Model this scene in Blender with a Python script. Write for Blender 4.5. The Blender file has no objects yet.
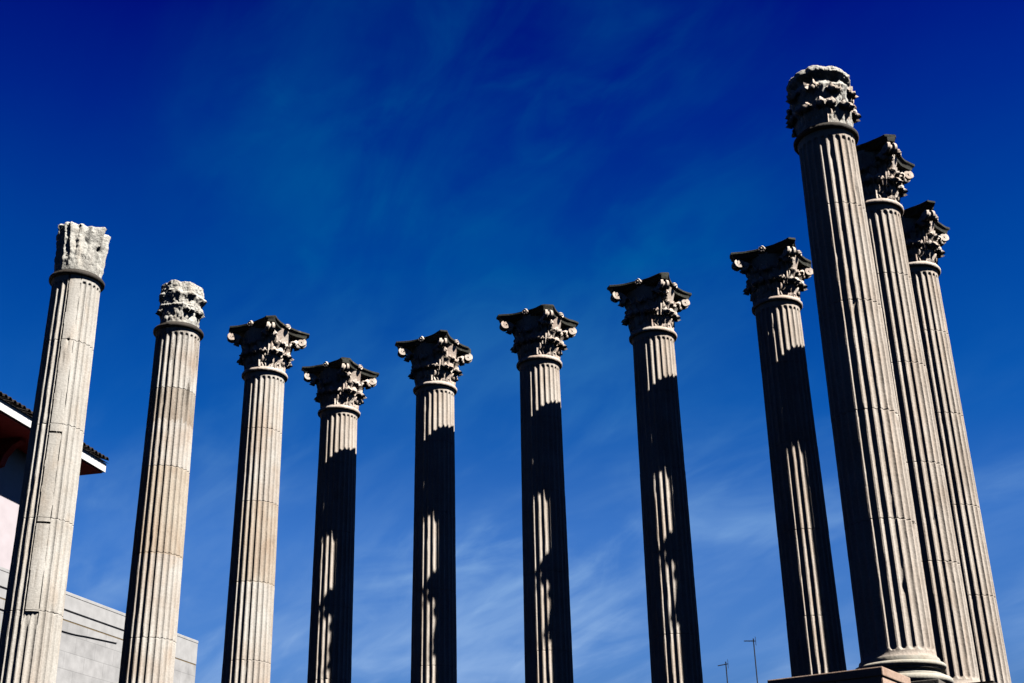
import bpy, bmesh, math, random
from mathutils import Vector, Matrix, noise

random.seed(7)
C = bpy.context.scene.collection
S = bpy.context.scene
PI = math.pi
rad = math.radians

# ------------------------------------------------------------------ camera
EYE = 1.65
PITCH, ROLL, FPX = 0.4221, -0.0220, 1301.5
R_ = Vector((1, 0, 0))
F_ = Vector((0, math.cos(PITCH), math.sin(PITCH)))
U_ = Vector((0, -math.sin(PITCH), math.cos(PITCH)))
c_, s_ = math.cos(ROLL), math.sin(ROLL)
rx = c_ * R_ + s_ * U_
ux = -s_ * R_ + c_ * U_
cam_d = bpy.data.cameras.new('camera')
cam_d.sensor_width = 36.0
cam_d.lens = FPX / 1024 * 36
cam_d.clip_start = 0.1
cam_d.clip_end = 3000
cam = bpy.data.objects.new('camera', cam_d)
C.objects.link(cam)
cam.matrix_world = Matrix(((rx.x, ux.x, -F_.x, 0), (rx.y, ux.y, -F_.y, 0), (rx.z, ux.z, -F_.z, EYE), (0, 0, 0, 1)))
S.camera = cam

# ------------------------------------------------------------------ light
PHI = -0.5133                       # direction of the front row of columns
SUN_AZ = PHI - rad(2.35)             # towards the sun, seen from above
SUN_EL = rad(50.2)
sd = Vector((math.cos(SUN_AZ) * math.cos(SUN_EL), math.sin(SUN_AZ) * math.cos(SUN_EL), math.sin(SUN_EL)))
sun_d = bpy.data.lights.new('sun', 'SUN')
sun_d.energy = 5.0
sun_d.angle = rad(0.53)
sun_d.color = (1.0, 0.98, 0.94)
sun = bpy.data.objects.new('sun', sun_d)
C.objects.link(sun)
sun.rotation_euler = sd.to_track_quat('Z', 'Y').to_euler()
sun.location = (0, 0, 60)

world = bpy.data.worlds.new('World')
S.world = world
world.use_nodes = True
nt = world.node_tree
nt.nodes.clear()


def N(tree, t, **kw):
    n = tree.nodes.new(t)
    for k, v in kw.items():
        if k in n.inputs.keys():
            n.inputs[k].default_value = v
        else:
            setattr(n, k, v)
    return n


def ramp(tree, stops, interp='LINEAR'):
    n = tree.nodes.new('ShaderNodeValToRGB')
    n.color_ramp.interpolation = interp
    e = n.color_ramp.elements
    e[0].position, e[0].color = stops[0]
    e[1].position, e[1].color = stops[-1]
    for p, c in stops[1:-1]:
        x = e.new(p)
        x.color = c
    return n


def g(v, a=1):
    return (v, v, v, a)


L = nt.links.new
wo = N(nt, 'ShaderNodeOutputWorld')
bg = N(nt, 'ShaderNodeBackground')
bg.inputs['Strength'].default_value = 0.05
sky = N(nt, 'ShaderNodeTexSky')
sky.sky_type = 'NISHITA'
sky.sun_disc = False
sky.sun_elevation = SUN_EL
sky.sun_rotation = math.atan2(sd.x, sd.y)
sky.altitude = 1500
sky.air_density = 1.0
sky.dust_density = 0.3
sky.ozone_density = 3.0
tc = N(nt, 'ShaderNodeTexCoord')
sep = N(nt, 'ShaderNodeSeparateXYZ')
L(tc.outputs['Generated'], sep.inputs[0])
# deep, polarised blue: the sky grows darker and more violet with height
tint = ramp(nt, [(0.0, (0.06, 0.09, 0.12, 1)), (0.12, (0.13, 0.25, 0.42, 1)), (0.18, (0.16, 0.36, 0.63, 1)), (0.27, (0.095, 0.36, 0.74, 1)), (0.335, (0.0, 0.27, 0.69, 1)),
                 (0.46, (0.0, 0.19, 0.63, 1)), (0.55, (0.0, 0.075, 0.56, 1)), (0.64, (0.0, 0.0, 0.45, 1)), (0.78, (0.0, 0.015, 0.30, 1)), (1.0, (0.0, 0.01, 0.18, 1))])
L(sep.outputs['Z'], tint.inputs['Fac'])
mul = N(nt, 'ShaderNodeMix', data_type='RGBA', blend_type='MULTIPLY')
mul.inputs['Factor'].default_value = 1.0
L(sky.outputs['Color'], mul.inputs[6])
L(tint.outputs['Color'], mul.inputs[7])
# cirrus: thin streaks on a high flat layer
den = N(nt, 'ShaderNodeMath', operation='ADD')
den.inputs[1].default_value = 0.30
L(sep.outputs['Z'], den.inputs[0])
dvx = N(nt, 'ShaderNodeMath', operation='DIVIDE')
dvy = N(nt, 'ShaderNodeMath', operation='DIVIDE')
L(sep.outputs['X'], dvx.inputs[0]); L(den.outputs[0], dvx.inputs[1])
L(sep.outputs['Y'], dvy.inputs[0]); L(den.outputs[0], dvy.inputs[1])
cmb = N(nt, 'ShaderNodeCombineXYZ')
L(dvx.outputs[0], cmb.inputs[0]); L(dvy.outputs[0], cmb.inputs[1])


def cloud_layer(rot, scale, nscale, dist, lo, hi, seed, detail=7.0):
    m0 = N(nt, 'ShaderNodeMapping')
    m0.inputs['Rotation'].default_value = (0, 0, rad(rot))
    L(cmb.outputs[0], m0.inputs[0])
    mp = N(nt, 'ShaderNodeMapping')
    mp.inputs['Scale'].default_value = (scale[0], scale[1], 1)
    mp.inputs['Location'].default_value = (seed, seed * 0.37, seed * 1.7)
    L(m0.outputs[0], mp.inputs[0])
    nz = N(nt, 'ShaderNodeTexNoise')
    nz.inputs['Scale'].default_value = nscale
    nz.inputs['Detail'].default_value = detail
    nz.inputs['Roughness'].default_value = 0.55
    nz.inputs['Distortion'].default_value = dist
    L(mp.outputs[0], nz.inputs['Vector'])
    r = N(nt, 'ShaderNodeMapRange')
    r.interpolation_type = 'SMOOTHSTEP'
    r.inputs['From Min'].default_value = lo
    r.inputs['From Max'].default_value = hi
    L(nz.outputs['Fac'], r.inputs['Value'])
    return r.outputs['Result']


def mth(op, a, b=None):
    n = N(nt, 'ShaderNodeMath', operation=op)
    for i, x in enumerate((a, b)):
        if x is None:
            continue
        if isinstance(x, (int, float)):
            n.inputs[i].default_value = x
        else:
            L(x, n.inputs[i])
    return n.outputs[0]


def lobe(d, lo, hi):
    """how near a direction is to d: where a cloud bank lies"""
    n = N(nt, 'ShaderNodeVectorMath', operation='DOT_PRODUCT')
    n.inputs[1].default_value = Vector(d).normalized()
    L(tc.outputs['Generated'], n.inputs[0])
    r = N(nt, 'ShaderNodeMapRange')
    r.interpolation_type = 'SMOOTHSTEP'
    r.inputs['From Min'].default_value = math.cos(rad(lo))
    r.inputs['From Max'].default_value = math.cos(rad(hi))
    L(n.outputs['Value'], r.inputs['Value'])
    return r.outputs['Result']


c1 = cloud_layer(42, (0.8, 1.9), 3.0, 0.7, 0.38, 0.76, 13.7, 7)
c2 = cloud_layer(58, (0.7, 1.8), 6.5, 0.9, 0.40, 0.80, 21.9, 9)
c3 = cloud_layer(30, (1, 1.2), 2.6, 0.6, 0.36, 0.68, 6.6, 4)
c4 = cloud_layer(66, (0.9, 2.2), 3.0, 0.7, 0.36, 0.78, 9.2, 8)
low = mth('MULTIPLY', mth('ADD', mth('MULTIPLY', c1, 0.75), mth('MULTIPLY', c2, 0.45)), mth('ADD', mth('MULTIPLY', c3, 0.75), 0.28))
low = mth('MULTIPLY', mth('ADD', mth('MULTIPLY', low, 0.82), 0.12), mth('ADD', 0.62, mth('MULTIPLY', lobe((-0.05, 0.98, 0.22), 22, 5), 0.55)))
c5 = cloud_layer(52, (0.9, 1.8), 9.0, 1.0, 0.42, 0.78, 4.4, 10)
hi = mth('ADD', mth('ADD', mth('MULTIPLY', c4, 0.48), mth('MULTIPLY', c5, 0.22)), mth('MULTIPLY', c3, 0.28))
hi = mth('MULTIPLY', hi, mth('ADD', 0.07, mth('MULTIPLY', lobe((-0.01, 0.86, 0.51), 17, 2), 1.0)))
sel = N(nt, 'ShaderNodeMapRange')
sel.inputs['From Min'].default_value = 0.30
sel.inputs['From Max'].default_value = 0.46
L(sep.outputs['Z'], sel.inputs['Value'])
cl = mth('ADD', mth('MULTIPLY', low, mth('SUBTRACT', 1.0, sel.outputs['Result'])), mth('MULTIPLY', hi, sel.outputs['Result']))
fade = ramp(nt, [(0.0, g(0.8)), (0.18, g(0.9)), (0.32, g(0.9)), (0.45, g(0.78)), (0.66, g(0.66)), (1.0, g(0.3))])
L(sep.outputs['Z'], fade.inputs['Fac'])
cl = mth('MINIMUM', mth('MULTIPLY', cl, fade.outputs['Color']), 0.85)
cmix = N(nt, 'ShaderNodeMix', data_type='RGBA')
ccol = ramp(nt, [(0.0, (0.22, 0.28, 0.36, 1)), (0.17, (0.19, 0.30, 0.50, 1)), (0.27, (0.13, 0.25, 0.46, 1)), (0.36, (0.03, 0.14, 0.34, 1)), (0.46, (0.0, 0.085, 0.235, 1)), (0.66, (0.0, 0.07, 0.20, 1))])
L(sep.outputs['Z'], ccol.inputs['Fac'])
csc = N(nt, 'ShaderNodeMix', data_type='RGBA', blend_type='MULTIPLY')
csc.inputs['Factor'].default_value = 1.0
csc.clamp_result = False
csc.inputs[7].default_value = (9.5, 9.5, 9.5, 1)
L(ccol.outputs['Color'], csc.inputs[6])
L(csc.outputs[2], cmix.inputs[7])
L(cl, cmix.inputs['Factor'])
L(mul.outputs[2], cmix.inputs[6])
# the sky behind the viewer, out of view, is dimmed to cut fill light
az = N(nt, 'ShaderNodeMapRange')
az.inputs['From Min'].default_value = -0.25
az.inputs['From Max'].default_value = 0.45
az.inputs['To Min'].default_value = 0.25
L(sep.outputs['Y'], az.inputs['Value'])
azm = N(nt, 'ShaderNodeMix', data_type='RGBA', blend_type='MULTIPLY')
azm.inputs['Factor'].default_value = 1.0
L(cmix.outputs[2], azm.inputs[6])
L(az.outputs['Result'], azm.inputs[7])
L(azm.outputs[2], bg.inputs['Color'])
L(bg.outputs[0], wo.inputs[0])

S.view_settings.view_transform = 'Standard'
S.view_settings.look = 'None'
S.view_settings.gamma = 1.0
S.view_settings.use_curve_mapping = False
S.view_settings.exposure = 1.75
S.render.engine = 'CYCLES'
S.cycles.diffuse_bounces = 0            # bounced light switched off to keep the shade near black
S.render.resolution_x, S.render.resolution_y = 1024, 683


# ------------------------------------------------------------------ helpers
def link(name, data, parent=None):
    o = bpy.data.objects.new(name, data)
    C.objects.link(o)
    if parent is not None:
        o.parent = parent
    return o


def tag(o, label=None, cat=None, group=None, kind=None):
    if label: o['label'] = label
    if cat: o['category'] = cat
    if group: o['group'] = group
    if kind: o['kind'] = kind
    return o


def mesh(name, verts, faces, mat, smooth=None):
    me = bpy.data.meshes.new(name)
    me.from_pydata([tuple(v) for v in verts], [], faces)
    bm = bmesh.new(); bm.from_mesh(me)
    bmesh.ops.recalc_face_normals(bm, faces=bm.faces)
    bm.to_mesh(me); bm.free()
    if smooth is not None:
        for p in me.polygons: p.use_smooth = True
        if smooth < 180:
            me.set_sharp_from_angle(angle=rad(smooth))
    me.materials.append(mat)
    return me


def add_box(V, F, x0, x1, y0, y1, z0, z1):
    b = len(V)
    V += [Vector(p) for p in ((x0, y0, z0), (x1, y0, z0), (x1, y1, z0), (x0, y1, z0), (x0, y0, z1), (x1, y0, z1), (x1, y1, z1), (x0, y1, z1))]
    F += [(b, b + 3, b + 2, b + 1), (b + 4, b + 5, b + 6, b + 7), (b, b + 1, b + 5, b + 4), (b + 1, b + 2, b + 6, b + 5), (b + 2, b + 3, b + 7, b + 6), (b + 3, b, b + 4, b + 7)]


def bevel_mesh(me, w, seg=2):
    bm = bmesh.new(); bm.from_mesh(me)
    bmesh.ops.bevel(bm, geom=bm.edges[:], offset=w, segments=seg, affect='EDGES', profile=0.6)
    bm.to_mesh(me); bm.free()
    return me


def box_obj(name, mat, parent, x0, x1, y0, y1, z0, z1, bev=0.0):
    V, F = [], []
    add_box(V, F, x0, x1, y0, y1, z0, z1)
    me = mesh(name, V, F, mat)
    if bev: bevel_mesh(me, bev)
    return link(name, me, parent)


def tube(V, F, pts, r, n=8, cap=True):
    """ring-swept tube through pts; r is a number or a list"""
    b0 = len(V)
    m = len(pts)
    for i, p in enumerate(pts):
        d = (pts[min(i + 1, m - 1)] - pts[max(i - 1, 0)]).normalized()
        a = d.orthogonal().normalized() if abs(d.z) > 0.9 else d.cross(Vector((0, 0, 1))).normalized()
        b = d.cross(a)
        rr = r[i] if isinstance(r, (list, tuple)) else r
        for k in range(n):
            t = 2 * PI * k / n
            V.append(p + a * (rr * math.cos(t)) + b * (rr * math.sin(t)))
    for i in range(m - 1):
        for k in range(n):
            F.append((b0 + i * n + k, b0 + i * n + (k + 1) % n, b0 + (i + 1) * n + (k + 1) % n, b0 + (i + 1) * n + k))
    if cap:
        F.append(tuple(b0 + k for k in reversed(range(n))))
        F.append(tuple(b0 + (m - 1) * n + k for k in range(n)))


def lathe(prof, n, fn=None):
    """prof: list of (r,z); closed top and bottom"""
    V, F = [], []
    for i, (r, z) in enumerate(prof):
        for k in range(n):
            t = 2 * PI * k / n
            rr, zz = (r, z) if fn is None else fn(r, z, t, i)
            V.append(Vector((rr * math.cos(t), rr * math.sin(t), zz)))
    m = len(prof)
    for i in range(m - 1):
        for k in range(n):
            F.append((i * n + k, i * n + (k + 1) % n, (i + 1) * n + (k + 1) % n, (i + 1) * n + k))
    F.append(tuple(reversed(range(n))))
    F.append(tuple((m - 1) * n + k for k in range(n)))
    return V, F


def catmull(P, n):
    P = [Vector(p) for p in P]
    out = []
    m = len(P) - 1
    for k in range(n + 1):
        t = k / n * m
        i = min(int(t), m - 1)
        f = t - i
        p0 = P[i - 1] if i > 0 else 2 * P[0] - P[1]
        p1, p2 = P[i], P[i + 1]
        p3 = P[i + 2] if i + 2 <= m else 2 * P[m] - P[m - 1]
        out.append(0.5 * ((2 * p1) + (p2 - p0) * f + (2 * p0 - 5 * p1 + 4 * p2 - p3) * f * f + (3 * p1 - p0 - 3 * p2 + p3) * f ** 3))
    return out


def fbm(x, y, z, o=4):
    v, a = 0.0, 0.5
    for _ in range(o):
        v += a * noise.noise(Vector((x, y, z)))
        x *= 2.03; y *= 2.03; z *= 2.03
        a *= 0.5
    return v


# ------------------------------------------------------------------ materials
def new_mat(name, rough=0.9):
    m = bpy.data.materials.new(name)
    m.use_nodes = True
    t = m.node_tree
    b = t.nodes['Principled BSDF']
    b.inputs['Roughness'].default_value = rough
    b.inputs['Specular IOR Level'].default_value = 0.15
    return m, t, b


def stone(name, base, dark, vary=0.10, bump=0.35, streak=None, bands=None, pit=0.5):
    """limestone or marble: mottled tone, grain, pits, rain streaks; bands = (z0, z1, colour, strength) drums of another stone"""
    m, t, b = new_mat(name, 0.88)
    l = t.links.new
    tcn = N(t, 'ShaderNodeTexCoord')
    oi = N(t, 'ShaderNodeObjectInfo')
    off = N(t, 'ShaderNodeVectorMath', operation='ADD')
    sc = N(t, 'ShaderNodeMath', operation='MULTIPLY')
    sc.inputs[1].default_value = 37.0
    l(oi.outputs['Random'], sc.inputs[0])
    l(tcn.outputs['Object'], off.inputs[0]); l(sc.outputs[0], off.inputs[1])

    def nz(scale, detail=6.0, vec=None, dist=0.0):
        n = N(t, 'ShaderNodeTexNoise')
        n.inputs['Scale'].default_value = scale
        n.inputs['Detail'].default_value = detail
        n.inputs['Roughness'].default_value = 0.6
        n.inputs['Distortion'].default_value = dist
        l(vec if vec is not None else off.outputs[0], n.inputs['Vector'])
        return n
    big = nz(1.3, 5)
    r1 = ramp(t, [(0.32, (*dark, 1)), (0.62, (*base, 1))])
    l(big.outputs['Fac'], r1.inputs[0])
    fine = nz(38, 4)
    mps = N(t, 'ShaderNodeMapping'); mps.inputs['Scale'].default_value = (1, 1, 0.25)
    l(off.outputs[0], mps.inputs[0])
    fine2 = nz(14, 5, mps.outputs[0])
    r2 = ramp(t, [(0.3, g(1 - vary * 2)), (0.7, g(1 + vary))])
    l(fine.outputs['Fac'], r2.inputs[0])
    mx = N(t, 'ShaderNodeMix', data_type='RGBA', blend_type='MULTIPLY')
    mx.inputs['Factor'].default_value = 1.0
    l(r1.outputs[0], mx.inputs[6]); l(r2.outputs[0], mx.inputs[7])
    col = mx.outputs[2]
    sepz = N(t, 'ShaderNodeSeparateXYZ')
    l(tcn.outputs['Object'], sepz.inputs[0])
    for (z0, z1, cc, st, wob) in (bands or []):
        zn = N(t, 'ShaderNodeMath', operation='MULTIPLY_ADD'); zn.inputs[1].default_value = wob
        l(fine2.outputs['Fac'], zn.inputs[0]); l(sepz.outputs['Z'], zn.inputs[2])
        a = N(t, 'ShaderNodeMath', operation='GREATER_THAN'); a.inputs[1].default_value = z0
        d = N(t, 'ShaderNodeMath', operation='LESS_THAN'); d.inputs[1].default_value = z1
        l(zn.outputs[0], a.inputs[0]); l(sepz.outputs['Z'], d.inputs[0])
        e = N(t, 'ShaderNodeMath', operation='MULTIPLY'); l(a.outputs[0], e.inputs[0]); l(d.outputs[0], e.inputs[1])
        e2 = N(t, 'ShaderNodeMath', operation='MULTIPLY'); l(e.outputs[0], e2.inputs[0]); e2.inputs[1].default_value = st
        k = N(t, 'ShaderNodeMix', data_type='RGBA', blend_type='MULTIPLY')
        l(e2.outputs[0], k.inputs['Factor']); l(col, k.inputs[6]); k.inputs[7].default_value = (*cc, 1)
        col = k.outputs[2]
    # grey and ochre weathering in broad soft-edged runs down the drum
    for (sc3, cc3, lo3, hi3, amt3, zsq) in ((2.6, (0.68, 0.59, 0.52), 0.50, 0.72, 0.50, 0.22), (3.4, (1.0, 0.83, 0.68), 0.50, 0.70, 0.45, 0.30), (7.0, (0.48, 0.42, 0.38), 0.60, 0.74, 0.5, 0.14)):
        m3 = N(t, 'ShaderNodeMapping'); m3.inputs['Scale'].default_value = (1, 1, zsq); m3.inputs['Location'].default_value = (sc3, sc3 * 2, 0)
        l(off.outputs[0], m3.inputs[0])
        n3 = nz(sc3, 7, m3.outputs[0], 0.4)
        r3 = N(t, 'ShaderNodeMapRange'); r3.inputs['From Min'].default_value = lo3; r3.inputs['From Max'].default_value = hi3; r3.inputs['To Max'].default_value = amt3
        l(n3.outputs['Fac'], r3.inputs['Value'])
        k = N(t, 'ShaderNodeMix', data_type='RGBA', blend_type='MULTIPLY')
        l(r3.outputs[0], k.inputs['Factor']); l(col, k.inputs[6]); k.inputs[7].default_value = (*cc3, 1)
        col = k.outputs[2]
    if streak:
        scol, lo, hi, amt, zlo, zhi = streak
        mp = N(t, 'ShaderNodeMapping'); mp.inputs['Scale'].default_value = (1, 1, 0.10)
        l(off.outputs[0], mp.inputs[0])
        sn = nz(9, 5, mp.outputs[0], 0.3)
        sp = nz(45, 3)
        ad = N(t, 'ShaderNodeMath', operation='MULTIPLY_ADD'); ad.inputs[1].default_value = 0.35
        l(sp.outputs['Fac'], ad.inputs[0]); l(sn.outputs['Fac'], ad.inputs[2])
        mr = N(t, 'ShaderNodeMapRange'); mr.inputs['From Min'].default_value = lo + 0.175; mr.inputs['From Max'].default_value = hi + 0.175
        mr.inputs['To Max'].default_value = amt
        l(ad.outputs[0], mr.inputs['Value'])
        zr = N(t, 'ShaderNodeMapRange'); zr.inputs['From Min'].default_value = zlo; zr.inputs['From Max'].default_value = zhi
        l(sepz.outputs['Z'], zr.inputs['Value'])
        mm = N(t, 'ShaderNodeMath', operation='MULTIPLY'); l(mr.outputs[0], mm.inputs[0]); l(zr.outputs[0], mm.inputs[1])
        k = N(t, 'ShaderNodeMix', data_type='RGBA')
        l(mm.outputs[0], k.inputs['Factor']); l(col, k.inputs[6]); k.inputs[7].default_value = (*scol, 1)
        col = k.outputs[2]
    l(col, b.inputs['Base Color'])
    # relief
    bn = nz(24, 8)
    vo = N(t, 'ShaderNodeTexVoronoi'); vo.inputs['Scale'].default_value = 30
    l(off.outputs[0], vo.inputs['Vector'])
    vr = ramp(t, [(0.0, g(0)), (0.22, g(1))])
    l(vo.outputs['Distance'], vr.inputs[0])
    mb = N(t, 'ShaderNodeMath', operation='MULTIPLY_ADD'); mb.inputs[1].default_value = pit * 0.4
    l(vr.outputs[0], mb.inputs[0]); l(bn.outputs['Fac'], mb.inputs[2])
    bp = N(t, 'ShaderNodeBump'); bp.inputs['Strength'].default_value = bump; bp.inputs['Distance'].default_value = 0.015
    l(mb.outputs[0], bp.inputs['Height']); l(bp.outputs[0], b.inputs['Normal'])
    return m


def plain(name, col, rough=0.8, var=0.12, scale=12, bump=0.1):
    m, t, b = new_mat(name, rough)
    l = t.links.new
    tcn = N(t, 'ShaderNodeTexCoord')
    n = N(t, 'ShaderNodeTexNoise'); n.inputs['Scale'].default_value = scale; n.inputs['Detail'].default_value = 6
    l(tcn.outputs['Object'], n.inputs['Vector'])
    r = ramp(t, [(0.3, (*[c * (1 - var) for c in col], 1)), (0.7, (*[c * (1 + var) for c in col], 1))])
    l(n.outputs['Fac'], r.inputs[0]); l(r.outputs[0], b.inputs['Base Color'])
    bp = N(t, 'ShaderNodeBump'); bp.inputs['Strength'].default_value = bump; bp.inputs['Distance'].default_value = 0.01
    l(n.outputs['Fac'], bp.inputs['Height']); l(bp.outputs[0], b.inputs['Normal'])
    return m


def blocks(name, c1, c2, mortar, bw, bh, ms=0.012, axes='XZ', bump=0.4, var=0.5):
    """courses of blocks laid out in the object's own metres"""
    m, t, b = new_mat(name, 0.9)
    l = t.links.new
    tcn = N(t, 'ShaderNodeTexCoord')
    sp = N(t, 'ShaderNodeSeparateXYZ'); l(tcn.outputs['Object'], sp.inputs[0])
    cb = N(t, 'ShaderNodeCombineXYZ')
    if axes == 'XY':
        l(sp.outputs['X'], cb.inputs[0]); l(sp.outputs['Y'], cb.inputs[1])
    else:
        ad = N(t, 'ShaderNodeMath', operation='ADD'); l(sp.outputs['X'], ad.inputs[0]); l(sp.outputs['Y'], ad.inputs[1])
        l(ad.outputs[0], cb.inputs[0]); l(sp.outputs['Z'], cb.inputs[1])
    br = N(t, 'ShaderNodeTexBrick')
    br.inputs['Scale'].default_value = 1.0
    br.inputs['Brick Width'].default_value = bw
    br.inputs['Row Height'].default_value = bh
    br.inputs['Mortar Size'].default_value = ms
    br.inputs['Mortar Smooth'].default_value = 0.3
    br.inputs['Color1'].default_value = (*c1, 1); br.inputs['Color2'].default_value = (*c2, 1); br.inputs['Mortar'].default_value = (*mortar, 1)
    l(cb.outputs[0], br.inputs['Vector'])
    n = N(t, 'ShaderNodeTexNoise'); n.inputs['Scale'].default_value = 3; n.inputs['Detail'].default_value = 8
    l(tcn.outputs['Object'], n.inputs['Vector'])
    r = ramp(t, [(0.25, g(1 - 0.3 * var)), (0.75, g(1 + 0.15 * var))]); l(n.outputs['Fac'], r.inputs[0])
    mx = N(t, 'ShaderNodeMix', data_type='RGBA', blend_type='MULTIPLY'); mx.inputs['Factor'].default_value = 1
    l(br.outputs['Color'], mx.inputs[6]); l(r.outputs[0], mx.inputs[7]); l(mx.outputs[2], b.inputs['Base Color'])
    n2 = N(t, 'ShaderNodeTexNoise'); n2.inputs['Scale'].default_value = 40; n2.inputs['Detail'].default_value = 5
    l(tcn.outputs['Object'], n2.inputs['Vector'])
    hh = N(t, 'ShaderNodeMath', operation='MULTIPLY_ADD'); hh.inputs[1].default_value = -1.5
    l(br.outputs['Fac'], hh.inputs[0]); l(n2.outputs['Fac'], hh.inputs[2])
    bp = N(t, 'ShaderNodeBump'); bp.inputs['Strength'].default_value = bump; bp.inputs['Distance'].default_value = 0.012
    l(hh.outputs[0], bp.inputs['Height']); l(bp.outputs[0], b.inputs['Normal'])
    return m


CREAM, CREAM_D = (0.335, 0.293, 0.252), (0.268, 0.222, 0.182)
PALE, PALE_D = (0.325, 0.304, 0.274), (0.268, 0.246, 0.216)
BROWNST = (0.88, 0.79, 0.68)
Z0 = 4.625                                  # world height of the foot of the shafts; object z is measured from here
BR = [9.58 - Z0, 7.93 - Z0]
M_shaft = stone('cream_limestone', CREAM, CREAM_D, streak=((0.12, 0.085, 0.055), 0.60, 0.78, 0.55, -2, -1))
M_shaft_pale = stone('pale_marble', PALE, PALE_D, streak=((0.14, 0.115, 0.085), 0.64, 0.8, 0.4, -2, -1))
M_shaft_band = stone('banded_limestone', PALE, CREAM_D, streak=((0.05, 0.04, 0.03), 0.50, 0.66, 0.85, 5.6, 6.5), bands=[(BR[1], BR[0], BROWNST, 0.8, 0.05), (10.74 - Z0, 11.15 - Z0, (0.55, 0.46, 0.37), 0.60, 0.5)])
M_shaft_warm = stone('warm_limestone', PALE, CREAM_D, streak=((0.14, 0.10, 0.07), 0.60, 0.78, 0.5, -2, -1), bands=[(BR[1], BR[0], BROWNST, 0.65, 0.03)])
M_cap = stone('carved_limestone', (0.42, 0.368, 0.315), (0.33, 0.25, 0.205), bump=0.5, streak=((0.16, 0.085, 0.055), 0.55, 0.72, 0.5, -2, -1))
M_cap_old = stone('weathered_marble', (0.35, 0.335, 0.30), (0.23, 0.218, 0.195), vary=0.16, bump=1.0, pit=1.0, streak=((0.07, 0.065, 0.06), 0.56, 0.72, 0.6, -2, -1))
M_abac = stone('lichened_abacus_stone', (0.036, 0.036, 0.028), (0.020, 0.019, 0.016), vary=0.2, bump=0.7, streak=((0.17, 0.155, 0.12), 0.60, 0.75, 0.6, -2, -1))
M_ring = stone('dark_astragal_stone', (0.045, 0.038, 0.032), (0.028, 0.024, 0.02), bump=0.5)
M_base = stone('base_limestone', (0.30, 0.28, 0.24), (0.24, 0.22, 0.18))
M_plinth = stone('plinth_stone', (0.11, 0.10, 0.085), (0.08, 0.07, 0.06))

# ------------------------------------------------------------------ setting
M_ground = blocks('paving', (0.026, 0.020, 0.015), (0.030, 0.023, 0.018), (0.02, 0.017, 0.013), 0.9, 0.6, 0.012, 'XY', 0.3)
gr = link('ground', mesh('ground', [(-700, -700, 0), (700, -700, 0), (700, 900, 0), (-700, 900, 0)], [(0, 1, 2, 3)], M_ground))
tag(gr, kind='structure')

u = Vector((math.cos(PHI), math.sin(PHI), 0))
v = Vector((math.sin(PHI), -math.cos(PHI), 0))
D = 2.625
P4 = Vector((-4.0056, 27.9037, 0))
POD = Z0 - 0.343 - 0.20                        # podium floor

# podium: an L-stepped slab under the colonnade, in its own u,v frame
M_pod = blocks('podium_ashlar', (0.10, 0.08, 0.06), (0.12, 0.10, 0.075), (0.06, 0.05, 0.04), 1.1, 0.5, 0.012)
pod = tag(link('temple_podium', None), 'long ashlar podium carrying the whole ring of stone columns', 'podium')
pod.location = P4
pod.rotation_euler = (0, 0, PHI)
# local x = u, local y = -v
out = [(-1.25, 1.25), (-1.25, -9.15), (1.3, -9.15), (1.3, -6.5), (14.4, -6.5), (14.4, 1.25)]


def extrude_poly(name, poly, z0, z1, mat, parent, bev=0.0):
    n = len(poly)
    V = [Vector((x, y, z0)) for x, y in poly] + [Vector((x, y, z1)) for x, y in poly]
    F = [tuple(range(n)), tuple(range(n, 2 * n))] + [(i, (i + 1) % n, n + (i + 1) % n, n + i) for i in range(n)]
    me = mesh(name, V, F, mat)
    if bev: bevel_mesh(me, bev)
    return link(name, me, parent)


def grow(poly, d):
    sx = [(-1, 1), (-1, -1), (1, -1), (1, -1), (1, -1), (1, 1)]
    return [(x + d * a, y + d * b_) for (x, y), (a, b_) in zip(poly, sx)]


extrude_poly('wall', out, 0.35, POD - 0.25, M_pod, pod)
M_earth = plain('dark_earth_floor', (0.024, 0.019, 0.015), 0.95, 0.3, 2, 0.4)
extrude_poly('cornice', grow(out, 0.10), POD - 0.25, POD - 0.03, M_pod, pod, 0.03)
extrude_poly('floor', grow(out, 0.06), POD - 0.03, POD, M_earth, pod)
extrude_poly('footing', grow(out, 0.15), -0.2, 0.35, M_pod, pod, 0.04)

# ------------------------------------------------------------------ shafts
NF = 24
RT, RB = 0.420, 0.4705
HS = 7.79                                   # shaft, foot to neck ring
JOINTS = [6.40 - Z0, 7.93 - Z0, 9.58 - Z0, 11.15 - Z0]


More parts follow.
